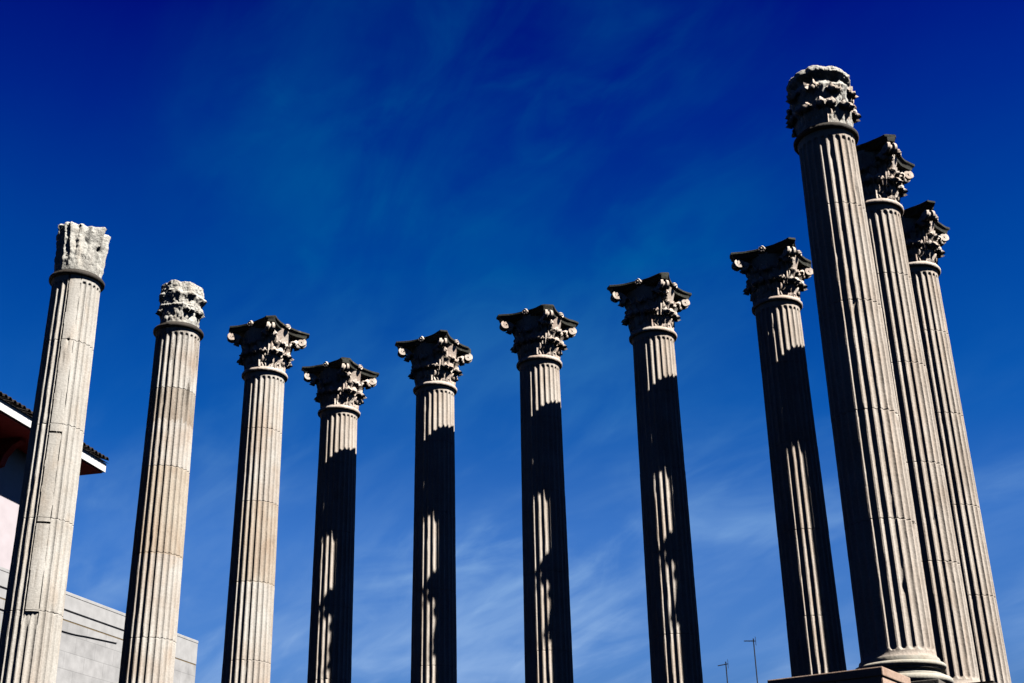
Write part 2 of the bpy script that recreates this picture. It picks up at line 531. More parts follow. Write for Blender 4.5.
def shaft_mesh(seed, mat, patch=None, wear=1.0, chips=34, flute_r=0.81):
    """fluted tapering shaft. patch=(flute index list, z0, z1): flutes filled flush by repair stone"""
    rnd = random.Random(seed)
    per = 12
    n = NF * per
    hw = PI * 0.445 / NF * flute_r * 2          # half angle of a flute
    e0, e1 = 0.075, HS - 0.10                   # flute ends
    ch = 0.052
    zs = [0.0, 0.02, 0.04, 0.06]
    zs += [e0 + ch * k / 6 for k in range(7)]
    zs += [e1 - ch * k / 6 for k in range(7)] + [HS - 0.06, HS - 0.03, HS]
    z = 0.22
    while z < HS - 0.22:
        zs.append(z); z += 0.11
    for j in JOINTS:
        jj = j
        zs = [q for q in zs if abs(q - jj) > 0.045]
        zs += [jj - 0.022, jj - 0.0055, jj - 0.0035, jj, jj + 0.0035, jj + 0.0055, jj + 0.022]
    if patch:
        for q in patch[1]:
            zs = [w for w in zs if abs(w - q) > 0.03]
            zs += [q - 0.03, q - 0.02, q - 0.001, q + 0.012, q + 0.02]
    zs = sorted(zs)
    chip = [(rnd.uniform(0, 2 * PI), rnd.uniform(0.1, HS - 0.1), rnd.uniform(0.012, 0.04), rnd.uniform(0.01, 0.03)) for _ in range(chips)]
    for j in JOINTS:
        for _ in range(3):
            chip.append((rnd.uniform(0, 2 * PI), j + rnd.uniform(-0.02, 0.02), rnd.uniform(0.015, 0.035), rnd.uniform(0.008, 0.018)))
    jrot = [rnd.uniform(-0.0022, 0.0022) for _ in range(len(JOINTS) + 1)]
    jrad = [rnd.uniform(-0.002, 0.002) for _ in range(len(JOINTS) + 1)]
    V, F = [], []
    for z in zs:
        tt = z / HS
        R = RB + (RT - RB) * (tt ** 1.15)
        if z < 0.06: R += 0.018 * (1 - z / 0.06) ** 2           # apophyge
        if z > HS - 0.09: R += 0.012 * ((z - HS + 0.09) / 0.09) ** 2
        di = sum(1 for j in JOINTS if z > j)
        jd = min(abs(z - j) for j in JOINTS)
        groove = 0.012 * max(0, 1 - jd / 0.0045)
        for k in range(n):
            th = 2 * PI * k / n
            fi = int(k // per)
            x = ((k % per) + 0.0) / per * 2 - 1            # -1..1 across the pitch, fillet at the ends
            xx = x * (PI / NF) / hw
            dep = 0.0
            if abs(xx) < 1 and e0 < z < e1:
                zz = 1.0
                if z < e0 + ch: zz = (z - e0) / ch
                elif z > e1 - ch: zz = (e1 - z) / ch
                q = 1 - xx * xx - (1 - zz) ** 2
                if q > 0: dep = 0.035 * math.sqrt(q) * R / RB
            if patch and fi in patch[0]:
                dep0 = dep
                lo, cracks = patch[1][0], patch[1][1:]
                if z > lo:
                    dep = -0.003 + 0.002 * noise.noise(Vector((th * 9, z * 3, seed)))
                    first, last = patch[0][0], patch[0][-1]
                    if fi == first and (k % per) < 2 + (1 if noise.noise(Vector((z * 9, 3.3, seed))) > 0.1 else 0):
                        dep = 0.035 + 0.02 * noise.noise(Vector((z * 14, 1.1, seed)))
                    if fi == last and (k % per) == per - 1 and noise.noise(Vector((z * 17, 7.7, seed))) > -0.05:
                        dep = 0.022
                    for cz in cracks:
                        if -0.002 < z - cz < 0.0125 and fi <= last - (1 if rnd.random() < 0.05 else 0): dep = 0.04
                elif lo - 0.1 < z <= lo:
                    dep = max(dep0, 0.03 + 0.03 * noise.noise(Vector((th * 14, z * 20, seed))))
            cx, sx = math.cos(th), math.sin(th)
            w = fbm(cx * 1.2 + seed, sx * 1.2, z * 0.6, 2) * 0.005 + fbm(cx * 16 + seed, sx * 16, z * 16, 3) * 0.0035 * wear
            if abs(xx) > 0.8:                              # worn arrises
                a = noise.noise(Vector((fi * 3.7 + round(x) + seed, z * 11.0, 2.0)))
                w -= 0.040 * wear * max(0, a - 0.42)
            for (ct, cz, cr, cd) in chip:
                if abs(z - cz) < cr:
                    dt = (th - ct + PI) % (2 * PI) - PI
                    dd = math.hypot(dt * R, z - cz) / cr
                    if dd < 1: w -= cd * (1 - dd * dd)
            rr = R - dep + w - groove + jrad[di]
            a = th + jrot[di]
            V.append(Vector((rr * math.cos(a), rr * math.sin(a), z)))
    m = len(zs)
    for i in range(m - 1):
        for k in range(n):
            F.append((i * n + k, i * n + (k + 1) % n, (i + 1) * n + (k + 1) % n, (i + 1) * n + k))
    F.append(tuple(reversed(range(n)))); F.append(tuple((m - 1) * n + k for k in range(n)))
    return mesh('shaft', V, F, mat, 50)


# ------------------------------------------------------------------ carved pieces, made once
CH = 1.07                                   # capital: neck ring to abacus top


def bell_r(z):
    return 0.395 + 0.05 * (z / CH) + 0.075 * max(0, (z - 0.55) / 0.40) ** 1.6


def astragal_mesh(seed, mat):
    prof = [(0.41, 0.0), (0.432, 0.0), (0.474, 0.003), (0.486, 0.018), (0.488, 0.05), (0.470, 0.077), (0.435, 0.085), (0.43, 0.088), (0.428, 0.112), (0.40, 0.112)]

    def fn(r, z, t, i):
        return r + 0.010 * fbm(math.cos(t) * 5 + seed, math.sin(t) * 5, z * 8 + seed, 3) * (1 if r > 0.42 else 0), z
    Vv, Ff = lathe(prof, 96, fn)
    return mesh('astragal', Vv, Ff, mat, 40)


def leaf_mesh(name, path, wid, mat, lobes=4, rib=0.02, seed=0):
    """acanthus leaf: path = (r,z) up the bell curling out at the tip; wid(t) half width"""
    NT, NS = 48, 16
    pts = catmull([(r, z, 0) for r, z in path], NT)
    rows = []
    for i, p in enumerate(pts):
        t = i / NT
        a = pts[max(i - 1, 0)]; b_ = pts[min(i + 1, NT)]
        d = (b_ - a).normalized()
        nx, nz_ = d.y, -d.x                            # outward normal in the r,z plane
        lob = abs(math.cos(PI * lobes * t))
        w = wid(t) * (0.62 + 0.40 * lob ** 0.5)
        row = []
        for j in range(NS + 1):
            s = j / NS * 2 - 1
            y = s * w
            ang = y / max(p.x, 0.2)
            h = rib * (1 - abs(s)) ** 2                    # midrib
            h += 0.016 * math.cos(s * PI * 4.6) * (1 - t * 0.4)
            h -= 0.075 * max(0, 1 - abs(abs(s) - 0.60) / 0.26) * (1 - lob) ** 1.2     # drilled eyes between lobes
            h += 0.02 * abs(s) ** 2 * t                                   # edges roll outward
            h -= 0.03 * abs(s) ** 3 * (1 - t)
            h += 0.010 * noise.noise(Vector((s * 4 + seed, t * 9, seed)))
            r = p.x + nx * h
            z = p.y + nz_ * h - 0.075 * abs(s) ** 2 * t * t
            row.append(Vector((r * math.cos(ang), r * math.sin(ang), z)))
        rows.append(row)
    V, F = [], []
    th = 0.028
    m = NS + 1
    for i, row in enumerate(rows):
        for j, q in enumerate(row): V.append(q)
    nb = len(V)
    for i, row in enumerate(rows):
        for j, q in enumerate(row):
            e = rows[min(i + 1, NT)][j] - rows[max(i - 1, 0)][j]
            f = rows[i][min(j + 1, NS)] - rows[i][max(j - 1, 0)]
            nn = f.cross(e)
            nn = nn.normalized() if nn.length > 1e-9 else Vector((1, 0, 0))
            V.append(q - nn * th)
    for i in range(NT):
        for j in range(NS):
            a, b_, c, d = i * m + j, i * m + j + 1, (i + 1) * m + j + 1, (i + 1) * m + j
            F.append((a, b_, c, d)); F.append((nb + a, nb + d, nb + c, nb + b_))
        F.append((i * m, (i + 1) * m, nb + (i + 1) * m, nb + i * m))
        F.append((i * m + NS, nb + i * m + NS, nb + (i + 1) * m + NS, (i + 1) * m + NS))
    for j in range(NS):
        F.append((j, nb + j, nb + j + 1, j + 1))
        F.append((NT * m + j, NT * m + j + 1, nb + NT * m + j + 1, nb + NT * m + j))
    return mesh(name, V, F, mat, 60)


def spiral_mesh(name, stem, cx, cz, r0, turns, wid, mat, a0=135, thick=0.04, seed=0, eye=True):
    """volute in the x,z plane: stem points, then a spiral winding clockwise inward; ribbon as wide as wid along y"""
    pts = [Vector((x, 0, z)) for x, z in stem]
    nsp = 44
    for k in range(nsp + 1):
        a = rad(a0) - 2 * PI * turns * k / nsp
        r = r0 * (1 - 0.80 * k / nsp)
        pts.append(Vector((cx + r * math.cos(a), 0, cz + r * math.sin(a))))
    P = catmull(pts[:len(stem) + 2], 18)[:-2] + pts[len(stem) + 1:]
    V, F = [], []
    m = len(P)
    for i, p in enumerate(P):
        d = (P[min(i + 1, m - 1)] - P[max(i - 1, 0)]).normalized()
        nn = Vector((-d.z, 0, d.x))
        t = i / m
        w = wid * (0.95 - 0.25 * math.sin(min(1, t / 0.45) * PI)) * (1 + 0.05 * t)
        q = thick * (0.75 + 0.3 * math.sin(t * PI))
        for (sy, sn) in ((-1, -0.5), (-1, 0.50), (-0.42, 0.62), (0, -0.25), (0.42, 0.62), (1, 0.50), (1, -0.5)):
            V.append(p + Vector((0, sy * w / 2, 0)) + nn * (sn * q + 0.012 * noise.noise(p * 16 + Vector((seed, sy, 0)))))
    for i in range(m - 1):
        for k in range(7):
            F.append((i * 7 + k, i * 7 + (k + 1) % 7, (i + 1) * 7 + (k + 1) % 7, (i + 1) * 7 + k))
    F.append(tuple(range(7))); F.append(tuple((m - 1) * 7 + k for k in range(7)))
    if eye:                                     # the solid core the spiral winds round
        b0 = len(V)
        n = 20
        for sy in (-1, 1):
            for k in range(n):
                t = 2 * PI * k / n
                V.append(Vector((cx + r0 * 0.86 * math.cos(t), sy * wid * 0.40, cz + r0 * 0.90 * math.sin(t))))
        for sy in (-1, 1):
            for k in range(n):
                t = 2 * PI * k / n
                V.append(Vector((cx + r0 * 0.25 * math.cos(t), sy * wid * 0.16, cz + r0 * 0.25 * math.sin(t))))
        for k in range(n):
            k2 = (k + 1) % n
            F.append((b0 + k, b0 + k2, b0 + n + k2, b0 + n + k))
            F.append((b0 + k, b0 + 2 * n + k, b0 + 2 * n + k2, b0 + k2))
            F.append((b0 + n + k, b0 + n + k2, b0 + 3 * n + k2, b0 + 3 * n + k))
        F.append(tuple(b0 + 2 * n + k for k in range(n))); F.append(tuple(b0 + 3 * n + k for k in reversed(range(n))))
    return mesh(name, V, F, mat, 45)


def abacus_mesh(mat, seed=0, breaks=(), corner=0.90, cut=0.075, conc=0.085):
    """square slab with concave sides, clipped corners and a moulded edge"""
    def outline(scale, wob):
        pts = []
        half = corner / math.sqrt(2)
        for q in range(4):
            a = q * PI / 2
            n = 15
            # side running between two clipped corners, facing angle a
            for k in range(n):
                s = k / (n - 1) * 2 - 1
                y = s * (half - cut * 0.72)
                x = half + cut * 0.72 - conc * (1 - s * s) * 1.12 - cut * 0.72 * 0
                x = half + cut * 0.70 - (conc + cut * 0.7) * (1 - abs(s) ** 2.2)
                w = wob * noise.noise(Vector((x * 6 + q * 5 + seed, y * 6, seed)))
                p = Vector((x + w - scale, y * (1 - scale / half * 0.9)))
                p = Vector((p.x * math.cos(a) - p.y * math.sin(a), p.x * math.sin(a) + p.y * math.cos(a)))
                for (ba, bd) in breaks:                    # a corner or edge knocked off along a rough line
                    d = p.x * math.cos(ba) + p.y * math.sin(ba)
                    lim = bd + 0.03 * noise.noise(Vector((p.x * 9, p.y * 9, seed)))
                    if d > lim: p -= Vector((math.cos(ba), math.sin(ba))) * (d - lim)
                pts.append(p)
        return pts
    z0, z1 = CH - 0.145, CH
    layers = [(0.30, z0 + 0.0), (0.055, z0 + 0.0), (0.05, z0 + 0.03), (0.042, z0 + 0.062), (0.03, z0 + 0.078), (0.012, z0 + 0.09), (0.0, z0 + 0.10), (0.0, z1 - 0.006), (0.01, z1), (0.3, z1 + 0.004)]
    V, F = [], []
    for s, z in layers:
        o = outline(s, 0.014)
        for p in o:
            V.append(Vector((p.x, p.y, z + 0.012 * noise.noise(Vector((p.x * 5 + seed, p.y * 5, z * 9))))))
    n = len(o); m = len(layers)
    for i in range(m - 1):
        for k in range(n):
            F.append((i * n + k, i * n + (k + 1) % n, (i + 1) * n + (k + 1) % n, (i + 1) * n + k))
    F.append(tuple(reversed(range(n)))); F.append(tuple((m - 1) * n + k for k in range(n)))
    return mesh('abacus', V, F, mat, 35)


def fleuron_mesh(mat):
    """flower at the middle of an abacus side, facing +x, petals round a boss"""
    V, F = [], []
    n, m = 30, 8
    for i in range(m):
        ph = i / (m - 1) * PI * 0.95
        for k in range(n):
            t = 2 * PI * k / n
            r = 0.078 * math.sin(max(ph, 0.06)) * (1 + 0.09 * math.cos(5 * t) * math.sin(ph)) * (0.9 + 0.1 * noise.noise(Vector((t, ph, 4))))
            x = 0.085 * math.cos(ph) * (1 if ph > PI / 2 else 0.65) - (0.03 * math.exp(-((ph - 0.5) / 0.2) ** 2))
            V.append(Vector((x, r * math.cos(t), r * math.sin(t) * 1.05)))
    for i in range(m - 1):
        for k in range(n):
            F.append((i * n + k, i * n + (k + 1) % n, (i + 1) * n + (k + 1) % n, (i + 1) * n + k))
    F.append(tuple(range(n))); F.append(tuple((m - 1) * n + k for k in reversed(range(n))))
    return mesh('fleuron', V, F, mat, 50)


low_path = [(0.408, 0.0), (0.424, 0.10), (0.438, 0.20), (0.456, 0.30), (0.482, 0.370), (0.506, 0.392), (0.524, 0.382), (0.528, 0.352), (0.518, 0.330)]
up_path = [(0.415, 0.22), (0.430, 0.36), (0.446, 0.48), (0.468, 0.58), (0.498, 0.660), (0.530, 0.692), (0.558, 0.682), (0.566, 0.645), (0.554, 0.618)]


def w_low(t):
    return 0.150 + 0.03 * math.sin(t * PI) - 0.115 * max(0, (t - 0.55) / 0.45) ** 3


def w_up(t):
    return 0.125 + 0.05 * math.sin(min(1, t * 1.2) * PI) - 0.10 * max(0, (t - 0.55) / 0.45) ** 3


ME_low = [leaf_mesh('acanthus_leaf', low_path, w_low, M_cap, seed=k * 3.3) for k in range(3)]
ME_up = [leaf_mesh('acanthus_leaf', up_path, w_up, M_cap, lobes=5, seed=k * 4.1 + 9) for k in range(3)]
ME_low_old = [leaf_mesh('acanthus_leaf', low_path, w_low, M_cap_old, seed=k * 5.3 + 2) for k in range(2)]
ME_up_old = [leaf_mesh('acanthus_leaf', up_path, w_up, M_cap_old, lobes=5, seed=k * 2.9 + 5) for k in range(2)]
ME_vol = spiral_mesh('volute', [(0.42, 0.36), (0.45, 0.52), (0.50, 0.68), (0.585, 0.82), (0.66, 0.885)], 0.735, 0.822, 0.088, 1.5, 0.19, M_cap, a0=115, thick=0.060, seed=3)
ME_hel = spiral_mesh('helix', [(0.22, 0.44), (0.21, 0.60), (0.17, 0.76), (0.12, 0.84)], 0.062, 0.815, 0.058, 1.5, 0.075, M_cap, a0=60, thick=0.028)
# the helix winds the other way: mirror x so that it curls towards the middle of the face
for vv in ME_hel.vertices: pass

ME_fleur = fleuron_mesh(M_cap)


def stalk_mesh():
    V, F = [], []
    pts = [Vector((0.405, 0, 0.22)), Vector((0.425, 0, 0.36)), Vector((0.455, 0, 0.50)), Vector((0.485, 0, 0.575)), Vector((0.50, 0, 0.60))]
    tube(V, F, pts, [0.036, 0.04, 0.048, 0.066, 0.05], 10)
    return mesh('cauliculus', V, F, M_cap, 60)


ME_stalk = stalk_mesh()


def bell_mesh(mat):
    prof = [(0.37, 0.0)] + [(bell_r(z), z) for z in [0.0 + 0.06 * k for k in range(17)]] + [(0.3, 0.962)]
    Vv, Ff = lathe(prof, 48, lambda r, z, t, i: (r + 0.008 * noise.noise(Vector((math.cos(t) * 5, math.sin(t) * 5, z * 5))), z))
    return mesh('capital', Vv, Ff, mat, 60)


ME_bell = bell_mesh(M_cap)


def base_mesh(seed):
    pr = []

    def torus(rc, zc, a, h, n=9):
        return [(rc + a * math.cos(rad(-90 + 180 * k / (n - 1))), zc + h * math.sin(rad(-90 + 180 * k / (n - 1)))) for k in range(n)]
    pr += [(0.50, -0.49)] + torus(0.545, -0.405, 0.085, 0.084)
    pr += [(0.545, -0.318), (0.545, -0.30)]
    pr += [(0.545 - 0.045 * math.sin(PI * k / 6), -0.30 + 0.085 * k / 6) for k in range(7)]
    pr += [(0.535, -0.21), (0.535, -0.195)] + torus(0.515, -0.135, 0.058, 0.058)
    pr += [(0.503, -0.074), (0.506, -0.07), (0.506, -0.03), (0.500, 0.0), (0.45, 0.0)]
    pr = [(r, z * 0.70) for r, z in pr]
    Vv, Ff = lathe(pr, 96, lambda r, z, t, i: (r + 0.007 * fbm(math.cos(t) * 4 + seed, math.sin(t) * 4, z * 6 + seed, 3), z))
    return mesh('base', Vv, Ff, M_base, 45)


ME_base = [base_mesh(k * 3.7) for k in range(3)]


def plinth_mesh():
    V, F = [], []
    h = 0.585
    add_box(V, F, -h, h, -h, h, -0.545, -0.345)
    return bevel_mesh(mesh('plinth', V, F, M_plinth), 0.012)


ME_plinth = plinth_mesh()


def intact_capital(root, rnd):
    cap = link('capital', ME_bell, root)
    cap.location = (0, 0, HS + 0.112)
    cap.scale = (1, 1, 0.935)
    # lower tier between corners and faces, upper tier on corners and faces
    for k in range(8):
        o = link('acanthus_leaf', ME_low[rnd.randrange(3)], cap)
        o.rotation_euler = (0, 0, rad(22.5 + 45 * k))
        s = rnd.uniform(0.96, 1.03); o.scale = (s, s, rnd.uniform(0.95, 1.04))
    for k in range(8):
        o = link('acanthus_leaf', ME_up[rnd.randrange(3)], cap)
        o.rotation_euler = (0, 0, rad(45 * k))
        s = rnd.uniform(0.96, 1.03) * (1.10 if k % 2 else 0.85); o.scale = (s, s, rnd.uniform(0.97, 1.03) * (1.12 if k % 2 else 0.96))
        o.rotation_euler.z += rad(rnd.uniform(-2, 2))
    for k in range(8):
        o = link('cauliculus', ME_stalk, cap)
        o.rotation_euler = (0, 0, rad(22.5 + 45 * k))
    gone = rnd.randrange(12)
    for k in range(4):
        o = link('volute', ME_vol, cap)
        o.rotation_euler = (0, 0, rad(45 + 90 * k))
        for sgn in (1, -1):                            # pair of small scrolls under each flower
            h = link('helix', ME_hel if sgn > 0 else ME_hel_m, cap)
            a = rad(90 * k)
            h.location = (0.400 * math.cos(a), 0.400 * math.sin(a), -0.02)
            h.rotation_euler = (0, 0, a + PI / 2)
        if gone == k: continue
        f = link('fleuron', ME_fleur, cap)
        a = rad(90 * k)
        f.location = (0.560 * math.cos(a), 0.560 * math.sin(a), CH - 0.045)
        f.rotation_euler = (0, 0, a)
    brk = [(rad(45 + 90 * rnd.randrange(4)) + rnd.uniform(-0.3, 0.3), rnd.uniform(0.80, 0.86)) for _ in range(rnd.choice((0, 1, 1, 2)))]
    brk += [(rnd.uniform(0, 2 * PI), rnd.uniform(0.74, 0.80))]
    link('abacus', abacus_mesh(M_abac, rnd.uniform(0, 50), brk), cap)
    return cap


ME_hel_m = ME_hel.copy()
for vv in ME_hel_m.vertices: vv.co.x = -vv.co.x
ME_hel_m.flip_normals()


def facet(x, y, z, k):
    d = noise.voronoi(Vector((x * k, y * k, z * k)))[0]
    return d[0] - 0.5 * d[1]


def worn_block(seed, prof, fn, nring=220, mat=None):
    Vv, Ff = lathe(prof, nring, fn)
    return mesh('capital', Vv, Ff, mat or M_cap_old, 38)


def dense(prof, n):
    return [(p.x, p.y) for p in catmull([(r, z, 0) for r, z in prof], n)]


def worn_capital_barrel(root):
    """the carving quite gone: a rough barrel with upright ridges and an uneven top"""
    H = 0.97
    prof = dense([(0.40, 0.0), (0.405, 0.06), (0.41, 0.3), (0.418, 0.6), (0.43, 0.8), (0.435, 0.93), (0.425, H - 0.03)], 90)
    prof += [(0.40, H), (0.30, H + 0.01), (0.15, H + 0.0), (0.02, H - 0.01)]

    def fn(r, z, t, i):
        cx, sy = math.cos(t), math.sin(t)
        k = min(1, z / 0.18)
        rid = abs(noise.noise(Vector((cx * 2.6 + 11, sy * 2.6, z * 0.35))))
        rr = r + k * (0.075 * (0.5 - rid * 2.2) * (0.5 + z) + 0.05 * fbm(cx * 3 + 2, sy * 3, z * 3, 5) + 0.03 * abs(fbm(cx * 7, sy * 7 + 5, z * 9, 4)) - 0.035 * facet(cx * 0.45, sy * 0.45, z, 6.5) - 0.008 * facet(cx * 0.45, sy * 0.45, z, 17))
        # the corner towards the sun still juts out, with a drilled hole below
        dt = (t - rad(2) + PI) % (2 * PI) - PI
        rr += 0.07 * math.exp(-(dt / 0.45) ** 2) * max(0, (z - 0.55) / 0.6)
        for (ht, hz, hr, hd) in ((rad(18), 0.86, 0.08, 0.10), (rad(8), 0.50, 0.06, 0.08), (rad(60), 0.62, 0.07, 0.05)):
            da = ((t - ht + PI) % (2 * PI) - PI) * r
            q = math.hypot(da, (z - hz) * 0.8) / hr
            if q < 1: rr -= hd * (1 - q * q)
        zz = z
        if z > 0.5:
            zz += (z - 0.5) / 0.67 * (0.05 * noise.noise(Vector((cx * 1.6 + 4, sy * 1.6, 0.5))) + 0.04 * fbm(cx * 5, sy * 5, 3, 3) - 0.03 * cx)
        return max(rr, 0.01) if i < len(prof) - 1 else r, zz
    cap = link('capital', worn_block(1, prof, fn), root)
    cap.location = (0, 0, HS + 0.112)
    return cap


def worn_capital_tiers(root):
    """rounded stump with the stubs of two tiers of leaves"""
    H = 0.89
    prof = dense([(0.40, 0.0), (0.41, 0.15), (0.425, 0.32), (0.455, 0.40), (0.43, 0.44), (0.44, 0.55), (0.475, 0.635), (0.47, 0.68), (0.435, 0.72), (0.45, 0.82), (0.43, 0.92), (0.36, H)], 96)
    prof += [(0.25, H + 0.03), (0.12, H + 0.04), (0.01, H + 0.04)]

    def fn(r, z, t, i):
        cx, sy = math.cos(t), math.sin(t)
        k = min(1, z / 0.12)
        l1 = max(0, 1 - abs(z - 0.40) / 0.16) * (0.5 + 0.5 * math.cos(8 * t + 0.4))
        l2 = max(0, 1 - abs(z - 0.65) / 0.14) * (0.5 + 0.5 * math.cos(8 * t + 2.2 + 0.6 * noise.noise(Vector((cx, sy, 9)))))
        gap = max(0, 1 - abs(z - 0.27) / 0.14) * max(0, -math.cos(8 * t + 0.4)) + max(0, 1 - abs(z - 0.54) / 0.10) * max(0, math.cos(8 * t + 2.2))
        am = 0.55 + 1.1 * noise.noise(Vector((cx * 1.4 + 5, sy * 1.4, z * 2)))
        rr = r + k * (0.045 * l1 * am + 0.05 * l2 * am - 0.05 * gap * am + 0.06 * fbm(cx * 2.6 + 7, sy * 2.6, z * 3, 5) + 0.02 * fbm(cx * 12, sy * 12, z * 14, 3) - 0.05 * facet(cx * 0.45, sy * 0.45, z, 6.0) - 0.02 * facet(cx * 0.45, sy * 0.45, z, 16))
        if z > 0.7:
            rr += 0.05 * math.exp(-(((t + 1.35 + PI) % (2 * PI) - PI) / 0.25) ** 2)
        zz = z + (0.07 * noise.noise(Vector((cx * 1.3 + 21, sy * 1.3, 2))) + 0.03 * fbm(cx * 4, sy * 4, 8, 3)) * max(0, (z - 0.6) / 0.4)
        return max(rr, 0.01), zz
    cap = link('capital', worn_block(2, prof, fn), root)
    cap.location = (0, 0, HS + 0.112)
    cap.scale = (0.94, 0.94, 0.97)
    rnd = random.Random(5)
    for k in range(8):
        if k in (1, 4, 6): continue
        o = link('acanthus_leaf', ME_low_old[k % 2], cap)
        o.rotation_euler = (0, 0, rad(22.5 + 45 * k + rnd.uniform(-3, 3)))
        o.scale = (0.85, 0.85, rnd.uniform(0.80, 0.95))
    return cap


def worn_capital_dome(root):
    """two tiers of leaves survive; the abacus is lost and a rough overhanging rim crowns the top"""
    H = 1.16
    prof = dense([(0.40, 0.0), (0.415, 0.2), (0.43, 0.4), (0.45, 0.6), (0.475, 0.75), (0.455, 0.84), (0.43, 0.89), (0.465, 0.95), (0.485, 1.0), (0.465, 1.07), (0.40, 1.13), (0.31, H)], 110)
    prof += [(0.22, H + 0.015), (0.10, H + 0.02), (0.01, H + 0.02)]

    def fn(r, z, t, i):
        cx, sy = math.cos(t), math.sin(t)
        k = min(1, z / 0.12)
        rr = r + k * (0.05 * fbm(cx * 2.5 + 3, sy * 2.5, z * 3, 5) + 0.035 * fbm(cx * 9, sy * 9, z * 8, 3) - 0.03 * facet(cx * 0.45, sy * 0.45, z, 6.0) - 0.012 * facet(cx * 0.45, sy * 0.45, z, 16))
        if 0.6 < z < 0.98:                                # deep broken hollows under the rim
            rr -= 0.17 * max(0, 1 - abs(z - 0.86) / 0.12) * max(0, 0.35 + noise.noise(Vector((cx * 2.2 + 15, sy * 2.2, 1))))
        zz = z + 0.05 * noise.noise(Vector((cx * 1.5 + 31, sy * 1.5, 2))) * max(0, (z - 0.7) / 0.4)
        return max(rr, 0.01), zz
    cap = link('capital', worn_block(3, prof, fn), root)
    cap.location = (0, 0, HS + 0.112)
    cap.scale = (1, 1, 0.92)
    rnd = random.Random(15)
    for k in range(8):
        o = link('acanthus_leaf', ME_low[k % 3], cap)
        o.rotation_euler = (0, 0, rad(22.5 + 45 * k + rnd.uniform(-2, 2)))
        o.scale = (0.93, rnd.uniform(0.91, 0.95), rnd.uniform(0.92, 1.03))
    for k in range(8):
        o = link('acanthus_leaf', ME_up[k % 3], cap)
        o.rotation_euler = (0, 0, rad(45 * k + rnd.uniform(-3, 3)))
        s = rnd.uniform(0.88, 0.92); o.scale = (s, s, rnd.uniform(0.95, 1.08))
    return cap


# ------------------------------------------------------------------ the eleven columns
# (steps along the front row, steps along the flank, kind of capital, shaft material, label)
COLS = [
    (0, 3, 'barrel', 'pale', 'pale column with smooth repair strip and blank worn capital, in front of the tiled eave'),
    (0, 2, 'tiers', 'band', 'column with dark stained band under its low broken capital, before the grey block wall'),
    (0, 1, 'full', 'warm', 'fully sunlit column with brownish middle drum and whole leafy capital, no shadow on its shaft'),
    (0, 0, 'full', 'cream', 'half-shadowed corner column, its leafy capital lowest of all, right of the fully sunlit one'),
    (1, 0, 'full', 'cream', 'half-shadowed leafy-capital column standing next to the corner column with the lowest capital'),
    (2, 0, 'full', 'cream', 'half-shadowed leafy-capital column third along the row from the lowest capital'),
    (3, 0, 'full', 'cream', 'half-shadowed leafy-capital column left of the two roof aerials'),
    (4, 0, 'full', 'cream', 'half-shadowed leafy-capital column between the roof aerials and the stout domed-top column'),
    (5, 2, 'dome', 'cream', 'tallest stout column with broken domed capital and visible moulded base'),
    (5, 1, 'full', 'cream', 'sunlit leafy-capital column directly behind the stout domed-top column'),
    (5, 0, 'full', 'cream', 'sunlit far right column with leafy capital, rearmost of the overlapping three'),
]
MATS = {'pale': M_shaft_pale, 'band': M_shaft_band, 'warm': M_shaft_warm, 'cream': M_shaft}
ME_ast = {'cream': [astragal_mesh(k * 3.1, M_cap) for k in range(2)], 'old': [astragal_mesh(k * 2.1 + 9, M_ring) for k in range(2)]}
for idx, (iu, iv, kind, mk, label) in enumerate(COLS):
    rnd = random.Random(100 + idx)
    root = tag(link('stone_column', None), label, 'column', 'stone columns of the temple', 'thing')
    p = P4 + u * (D * iu) + v * (D * iv)
    root.location = (p.x, p.y, Z0)
    root.rotation_euler = (0, 0, PHI)
    patch = None
    if kind == 'barrel':
        # flutes turned towards the camera, filled flush above the second drum
        camdir = math.atan2(-p.y, -p.x) - PHI
        # left in the photo is clockwise seen from above
        f0 = int(((camdir - rad(5)) % (2 * PI)) / (2 * PI / NF))
        patch = ([f0 % NF, (f0 + 1) % NF], [6.37 - Z0, 7.84 - Z0, 9.42 - Z0])
    sh = link('shaft', shaft_mesh(idx * 7.3 + 1, MATS[mk], patch, wear=1.2 if kind != 'full' else 0.9), root)
    a = link('astragal', ME_ast['cream' if kind == 'full' else 'old'][idx % 2], root)
    a.location = (0, 0, HS)
    a.rotation_euler = (0, 0, rnd.uniform(0, 6))
    b = link('base', ME_base[idx % 3], root)
    link('plinth', ME_plinth, root)
    {'full': lambda r: intact_capital(r, rnd), 'barrel': worn_capital_barrel, 'tiers': worn_capital_tiers, 'dome': worn_capital_dome}[kind](root)

# ------------------------------------------------------------------ masonry pier in front of the stout column
M_pier = blocks('reddish_masonry', (0.24, 0.155, 0.115), (0.33, 0.235, 0.18), (0.10, 0.07, 0.055), 0.55, 0.115, 0.010, 'XZ', 0.8)
M_piercap = stone('reddish_coping', (0.27, 0.19, 0.145), (0.21, 0.14, 0.10))
pier = tag(link('masonry_pier', None), 'low reddish stone pier standing in front of the base of the stout column', 'pier')
pier.location = (4.050, 14.776, 0)
pier.rotation_euler = (0, 0, rad(-33.3))
box_obj('shaft', M_pier, pier, -1.36, -0.02, 0.02, 0.96, -0.1, 4.115, 0.012)
box_obj('coping', M_piercap, pier, -1.382, 0.0, 0.0, 0.98, 4.115, 4.216, 0.012)

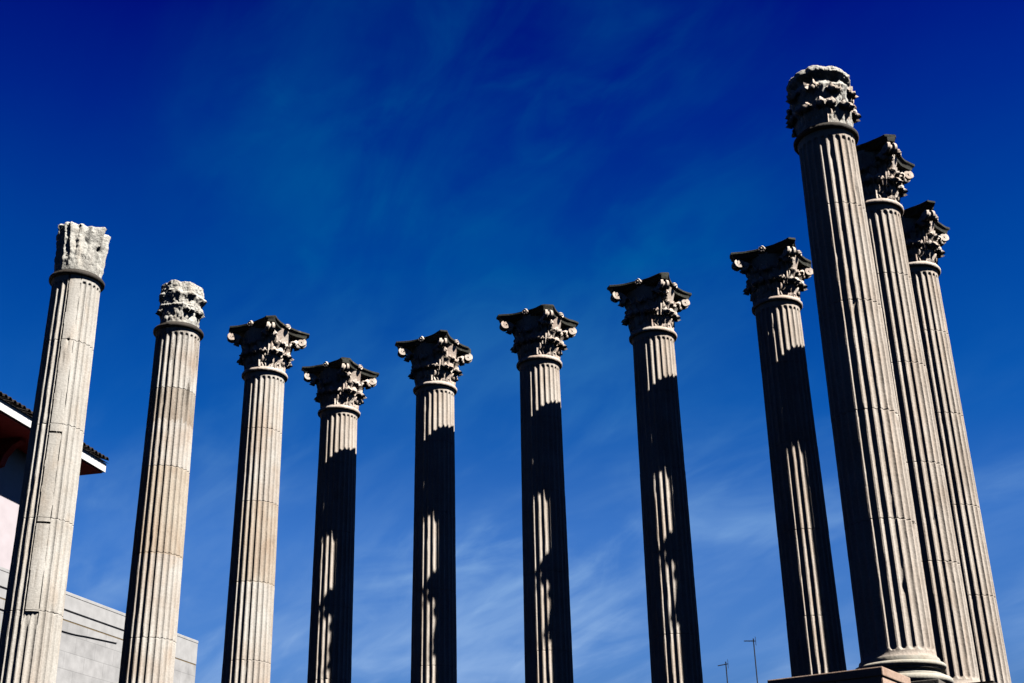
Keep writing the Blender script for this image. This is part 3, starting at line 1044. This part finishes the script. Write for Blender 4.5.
# ------------------------------------------------------------------ grey block building at the left
M_wall = blocks('grey_ashlar', (0.205, 0.199, 0.195), (0.235, 0.228, 0.223), (0.18, 0.175, 0.171), 0.95, 0.46, 0.012, 'XZ', 0.25, 0.9)
M_wallcap = plain('grey_coping', (0.225, 0.219, 0.214), 0.9, 0.10, 4)
M_rust = plain('rusty_flashing', (0.085, 0.06, 0.03), 0.8, 0.3, 20)
gb = tag(link('block_building', None), 'plain grey block building with flat top behind the two leftmost columns', 'building')
K = 1.45 / 1.08333                         # the wall stands well clear of the colonnade
gb.location = (-7.8196 * K, 31.8896 * K, 0)
gb.rotation_euler = (0, 0, rad(74.134))


def wz(z): return (z - EYE) * K + EYE


# local x runs away from the camera along the street; the wall faces local -y
box_obj('wall', M_wall, gb, -34, 0, 0, 5, -0.1, wz(7.555))
box_obj('parapet', M_wallcap, gb, -34, 0.0, -0.003, 5, wz(7.585), wz(8.085))
box_obj('joint', M_rust, gb, -34, -0.012, 0.003, 4.98, wz(7.555), wz(7.585))
box_obj('coping', M_wallcap, gb, -34, 0.012, -0.014, 5.02, wz(8.085), wz(8.15), 0.01)

M_cable = plain('black_cable_rubber', (0.012, 0.012, 0.013), 0.5, 0.2, 30)


def cable(label, pts, r=0.011):
    V, F = [], []
    tube(V, F, catmull([(x * K, y, wz(z)) for x, y, z in pts], 40), r, 8)
    o = tag(link('cable', mesh('cable', V, F, M_cable, 60)), label, 'cable', 'cables along the grey wall')
    o.location = gb.location
    o.rotation_euler = gb.rotation_euler


cable('straight black cable strung along the grey parapet just under its coping', [(-14, -0.021, 7.80), (-10, -0.021, 7.785), (-7.4, -0.021, 7.784), (-5.5, -0.021, 7.78), (-3.3, -0.021, 7.782), (-2.2, -0.021, 7.79)])
cable('lower black cable that ends by the rusty joint of the grey wall', [(-14, -0.018, 7.45), (-7.5, -0.018, 7.365), (-5.46, -0.018, 7.335), (-4.6, -0.018, 7.385), (-4.05, -0.018, 7.42), (-3.5, -0.018, 7.455)])

# ------------------------------------------------------------------ tiled house behind it
M_pink = plain('pale_pink_render', (0.30, 0.262, 0.268), 0.9, 0.06, 3)
M_soffit = plain('dark_red_timber', (0.22, 0.015, 0.012), 0.7, 0.2, 6)
M_fascia = plain('white_fascia_paint', (0.40, 0.395, 0.385), 0.7, 0.04, 6)
M_tile = plain('dark_roof_tile', (0.018, 0.014, 0.012), 0.85, 0.3, 9, 0.3)
M_glass = plain('dark_window', (0.015, 0.014, 0.014), 0.3, 0.1, 5)
M_iron = plain('dark_iron', (0.02, 0.02, 0.021), 0.5, 0.2, 20)
hs = tag(link('tiled_house', None), 'pink house with dark tiled roof, white eave board and dark red soffit at far left', 'house')
HK = 17.5 / 12.0
hs.location = (-11.486 * HK, 34.711 * HK, 19.15 - 13.65 * HK)
hs.scale = (HK, HK, HK)
hs.rotation_euler = (0, 0, rad(77.0))
# local x: along the street (away), eave corner at x=0,y=0; the front faces local -y
EZ = 13.55
OV = 1.15
box_obj('wall', M_pink, hs, -22, -0.62, OV, 9, -0.1, EZ - 0.10)
box_obj('soffit', M_soffit, hs, -23, -0.06, 0.06, 10, EZ - 0.10, EZ + 0.10)
fas = box_obj('fascia', M_fascia, hs, -23.0, 0.0, 0.0, 0.06, EZ - 0.06, EZ + 0.19)
box_obj('fascia', M_fascia, hs, -0.06, 0.0, 0.063, 10, EZ - 0.06, EZ + 0.19)
# roof slab and barrel tiles
V, F = [], []
sl = 0.42
yr = 5.0
zr = EZ + 0.20
pts = [(-23, -0.06, zr), (0.04, -0.06, zr), (0.04, yr, zr + sl * (yr + 0.1)), (-23, yr, zr + sl * (yr + 0.1)), (0.04, 10, zr), (-23, 10, zr)]
V = [Vector(q) for q in pts] + [Vector(q) - Vector((0, 0, 0.005)) for q in pts]
F = [(0, 1, 2, 3), (3, 2, 4, 5), (6, 9, 8, 7), (9, 11, 10, 8), (0, 6, 7, 1), (5, 4, 10, 11), (1, 7, 8, 2), (2, 8, 10, 4), (0, 3, 9, 6), (3, 5, 11, 9)]
roof = link('roof', mesh('roof', V, F, M_tile), hs)
V, F = [], []
rnd = random.Random(3)
x = -22.9
while x < -0.05:
    for row in range(12):
        y0 = -0.11 + row * 0.42
        z0 = zr + sl * (y0 + 0.1) + 0.012
        jx, jz = rnd.uniform(-0.012, 0.012), rnd.uniform(-0.006, 0.012)
        b0 = len(V)
        for (yy, rr) in ((y0, 0.088), (y0 + 0.47, 0.070)):
            for th_ in (1.0, 0.80):
                for k in range(9):
                    a = PI * k / 8
                    V.append(Vector((x + jx + rr * th_ * math.cos(a), yy, zr + sl * (yy + 0.1) + 0.02 + jz + (0.03 if yy == y0 else 0) + rr * th_ * math.sin(a))))
        for k in range(8):
            F += [(b0 + k, b0 + k + 1, b0 + 18 + k + 1, b0 + 18 + k), (b0 + 9 + k, b0 + 27 + k, b0 + 27 + k + 1, b0 + 9 + k + 1), (b0 + k, b0 + 9 + k, b0 + 9 + k + 1, b0 + k + 1)]
    x += 0.205
link('roof_tiles', mesh('roof_tiles', V, F, M_tile, 50), roof)
# eave brackets, windows
for k in range(9):
    xx = -1.15 - 2.05 * k
    V, F = [], []
    prof = [(OV, EZ - 0.10), (OV - 0.62, EZ - 0.10), (OV - 0.62, EZ - 0.20), (OV - 0.40, EZ - 0.30), (OV - 0.18, EZ - 0.55), (OV - 0.10, EZ - 0.80), (OV, EZ - 0.82)]
    n = len(prof)
    V = [Vector((xx - 0.11, y, z)) for y, z in prof] + [Vector((xx + 0.11, y, z)) for y, z in prof]
    F = [tuple(range(n)), tuple(reversed(range(n, 2 * n)))] + [(i, n + i, n + (i + 1) % n, (i + 1) % n) for i in range(n)]
    link('bracket', mesh('bracket', V, F, M_soffit), hs)
for k in range(5):
    xx = -2.9 - 3.6 * k
    w = link('window', None, hs)
    w = box_obj('window', M_glass, hs, xx - 0.16, xx + 0.16, OV - 0.012, OV + 0.02, 10.35, 10.85)

# ------------------------------------------------------------------ far house that carries the aerials
M_far = plain('far_render', (0.32, 0.28, 0.23), 0.9, 0.08, 0.8)
fh = tag(link('apartment_house', None), 'flat roofed apartment house beyond the temple that carries the roof aerials', 'house')
fh.location = (11, 66, 0)
fh.rotation_euler = (0, 0, rad(-18))
box_obj('wall', M_far, fh, -9, 9, -5, 5, -0.1, 9.6)
box_obj('parapet', M_plinth, fh, -9.15, 9.15, -5.15, 5.15, 9.6, 9.95)
for fl in range(3):
    for k in range(6):
        f = box_obj('window', M_fascia, fh, -8.1 + k * 2.9, -6.7 + k * 2.9, -5.06, -4.98, 1.2 + fl * 2.9, 2.8 + fl * 2.9)
        box_obj('pane', M_glass, f, -8.02 + k * 2.9, -6.78 + k * 2.9, -5.075, -5.03, 1.28 + fl * 2.9, 2.72 + fl * 2.9)


def aerial(px, py, pz_top, base_z, boom, nel, second, label):
    """TV aerial: mast, boom with cross elements; boom = (length, heading, tilt)"""
    t = tag(link('roof_aerial', None), label, 'aerial', 'roof aerials')
    t.location = (px, py, base_z)
    h = pz_top - base_z
    V, F = [], []
    tube(V, F, [Vector((0, 0, 0)), Vector((0, 0, h * 0.5)), Vector((0, 0, h + 0.12))], 0.028, 8)
    link('mast', mesh('mast', V, F, M_iron, 60), t)

    def yagi(z, ln, hd, tilt, n, el):
        V, F = [], []
        d = Vector((math.cos(hd) * math.cos(tilt), math.sin(hd) * math.cos(tilt), math.sin(tilt)))
        s = Vector((-math.sin(hd), math.cos(hd), 0))
        o = Vector((0, 0, z))
        tube(V, F, [o - d * 0.12, o + d * ln], 0.022, 6)
        for k in range(n):
            c = o + d * (ln * (0.04 + 0.94 * k / max(n - 1, 1)))
            e = el * (1 - 0.35 * k / max(n - 1, 1))
            tube(V, F, [c - s * e, c + s * e], 0.012, 5)
        for sg in (-1, 1):                                # reflector grid behind the first element
            for q in range(3):
                c = o - d * 0.10 + Vector((0, 0, sg * (0.06 + q * 0.06)))
                tube(V, F, [c - s * el * 1.1, c + s * el * 1.1], 0.010, 5)
        link('yagi_array', mesh('yagi_array', V, F, M_iron, 60), t)
    yagi(h, *boom, nel, 0.16)
    if second:
        for (z, ln, hd, tl, n, el) in second: yagi(z, ln, hd, tl, n, el)


DY = 64.0
aerial(0.15648 * DY, DY, EYE + 0.17750 * DY, 9.95, (0.40, rad(172), rad(-8)), 7, None, 'shorter thin roof aerial with a single slanting arm, nearest the half-shadowed column')
aerial(0.1790 * DY, DY, EYE + 0.1945 * DY, 9.95, (0.46, rad(165), rad(4)), 8, [(1.15, 0.55, rad(10), 0, 6, 0.22), (0.55, 0.30, rad(100), 0, 5, 0.15)],
       'taller thin roof aerial with two arms, nearest the stone pier')
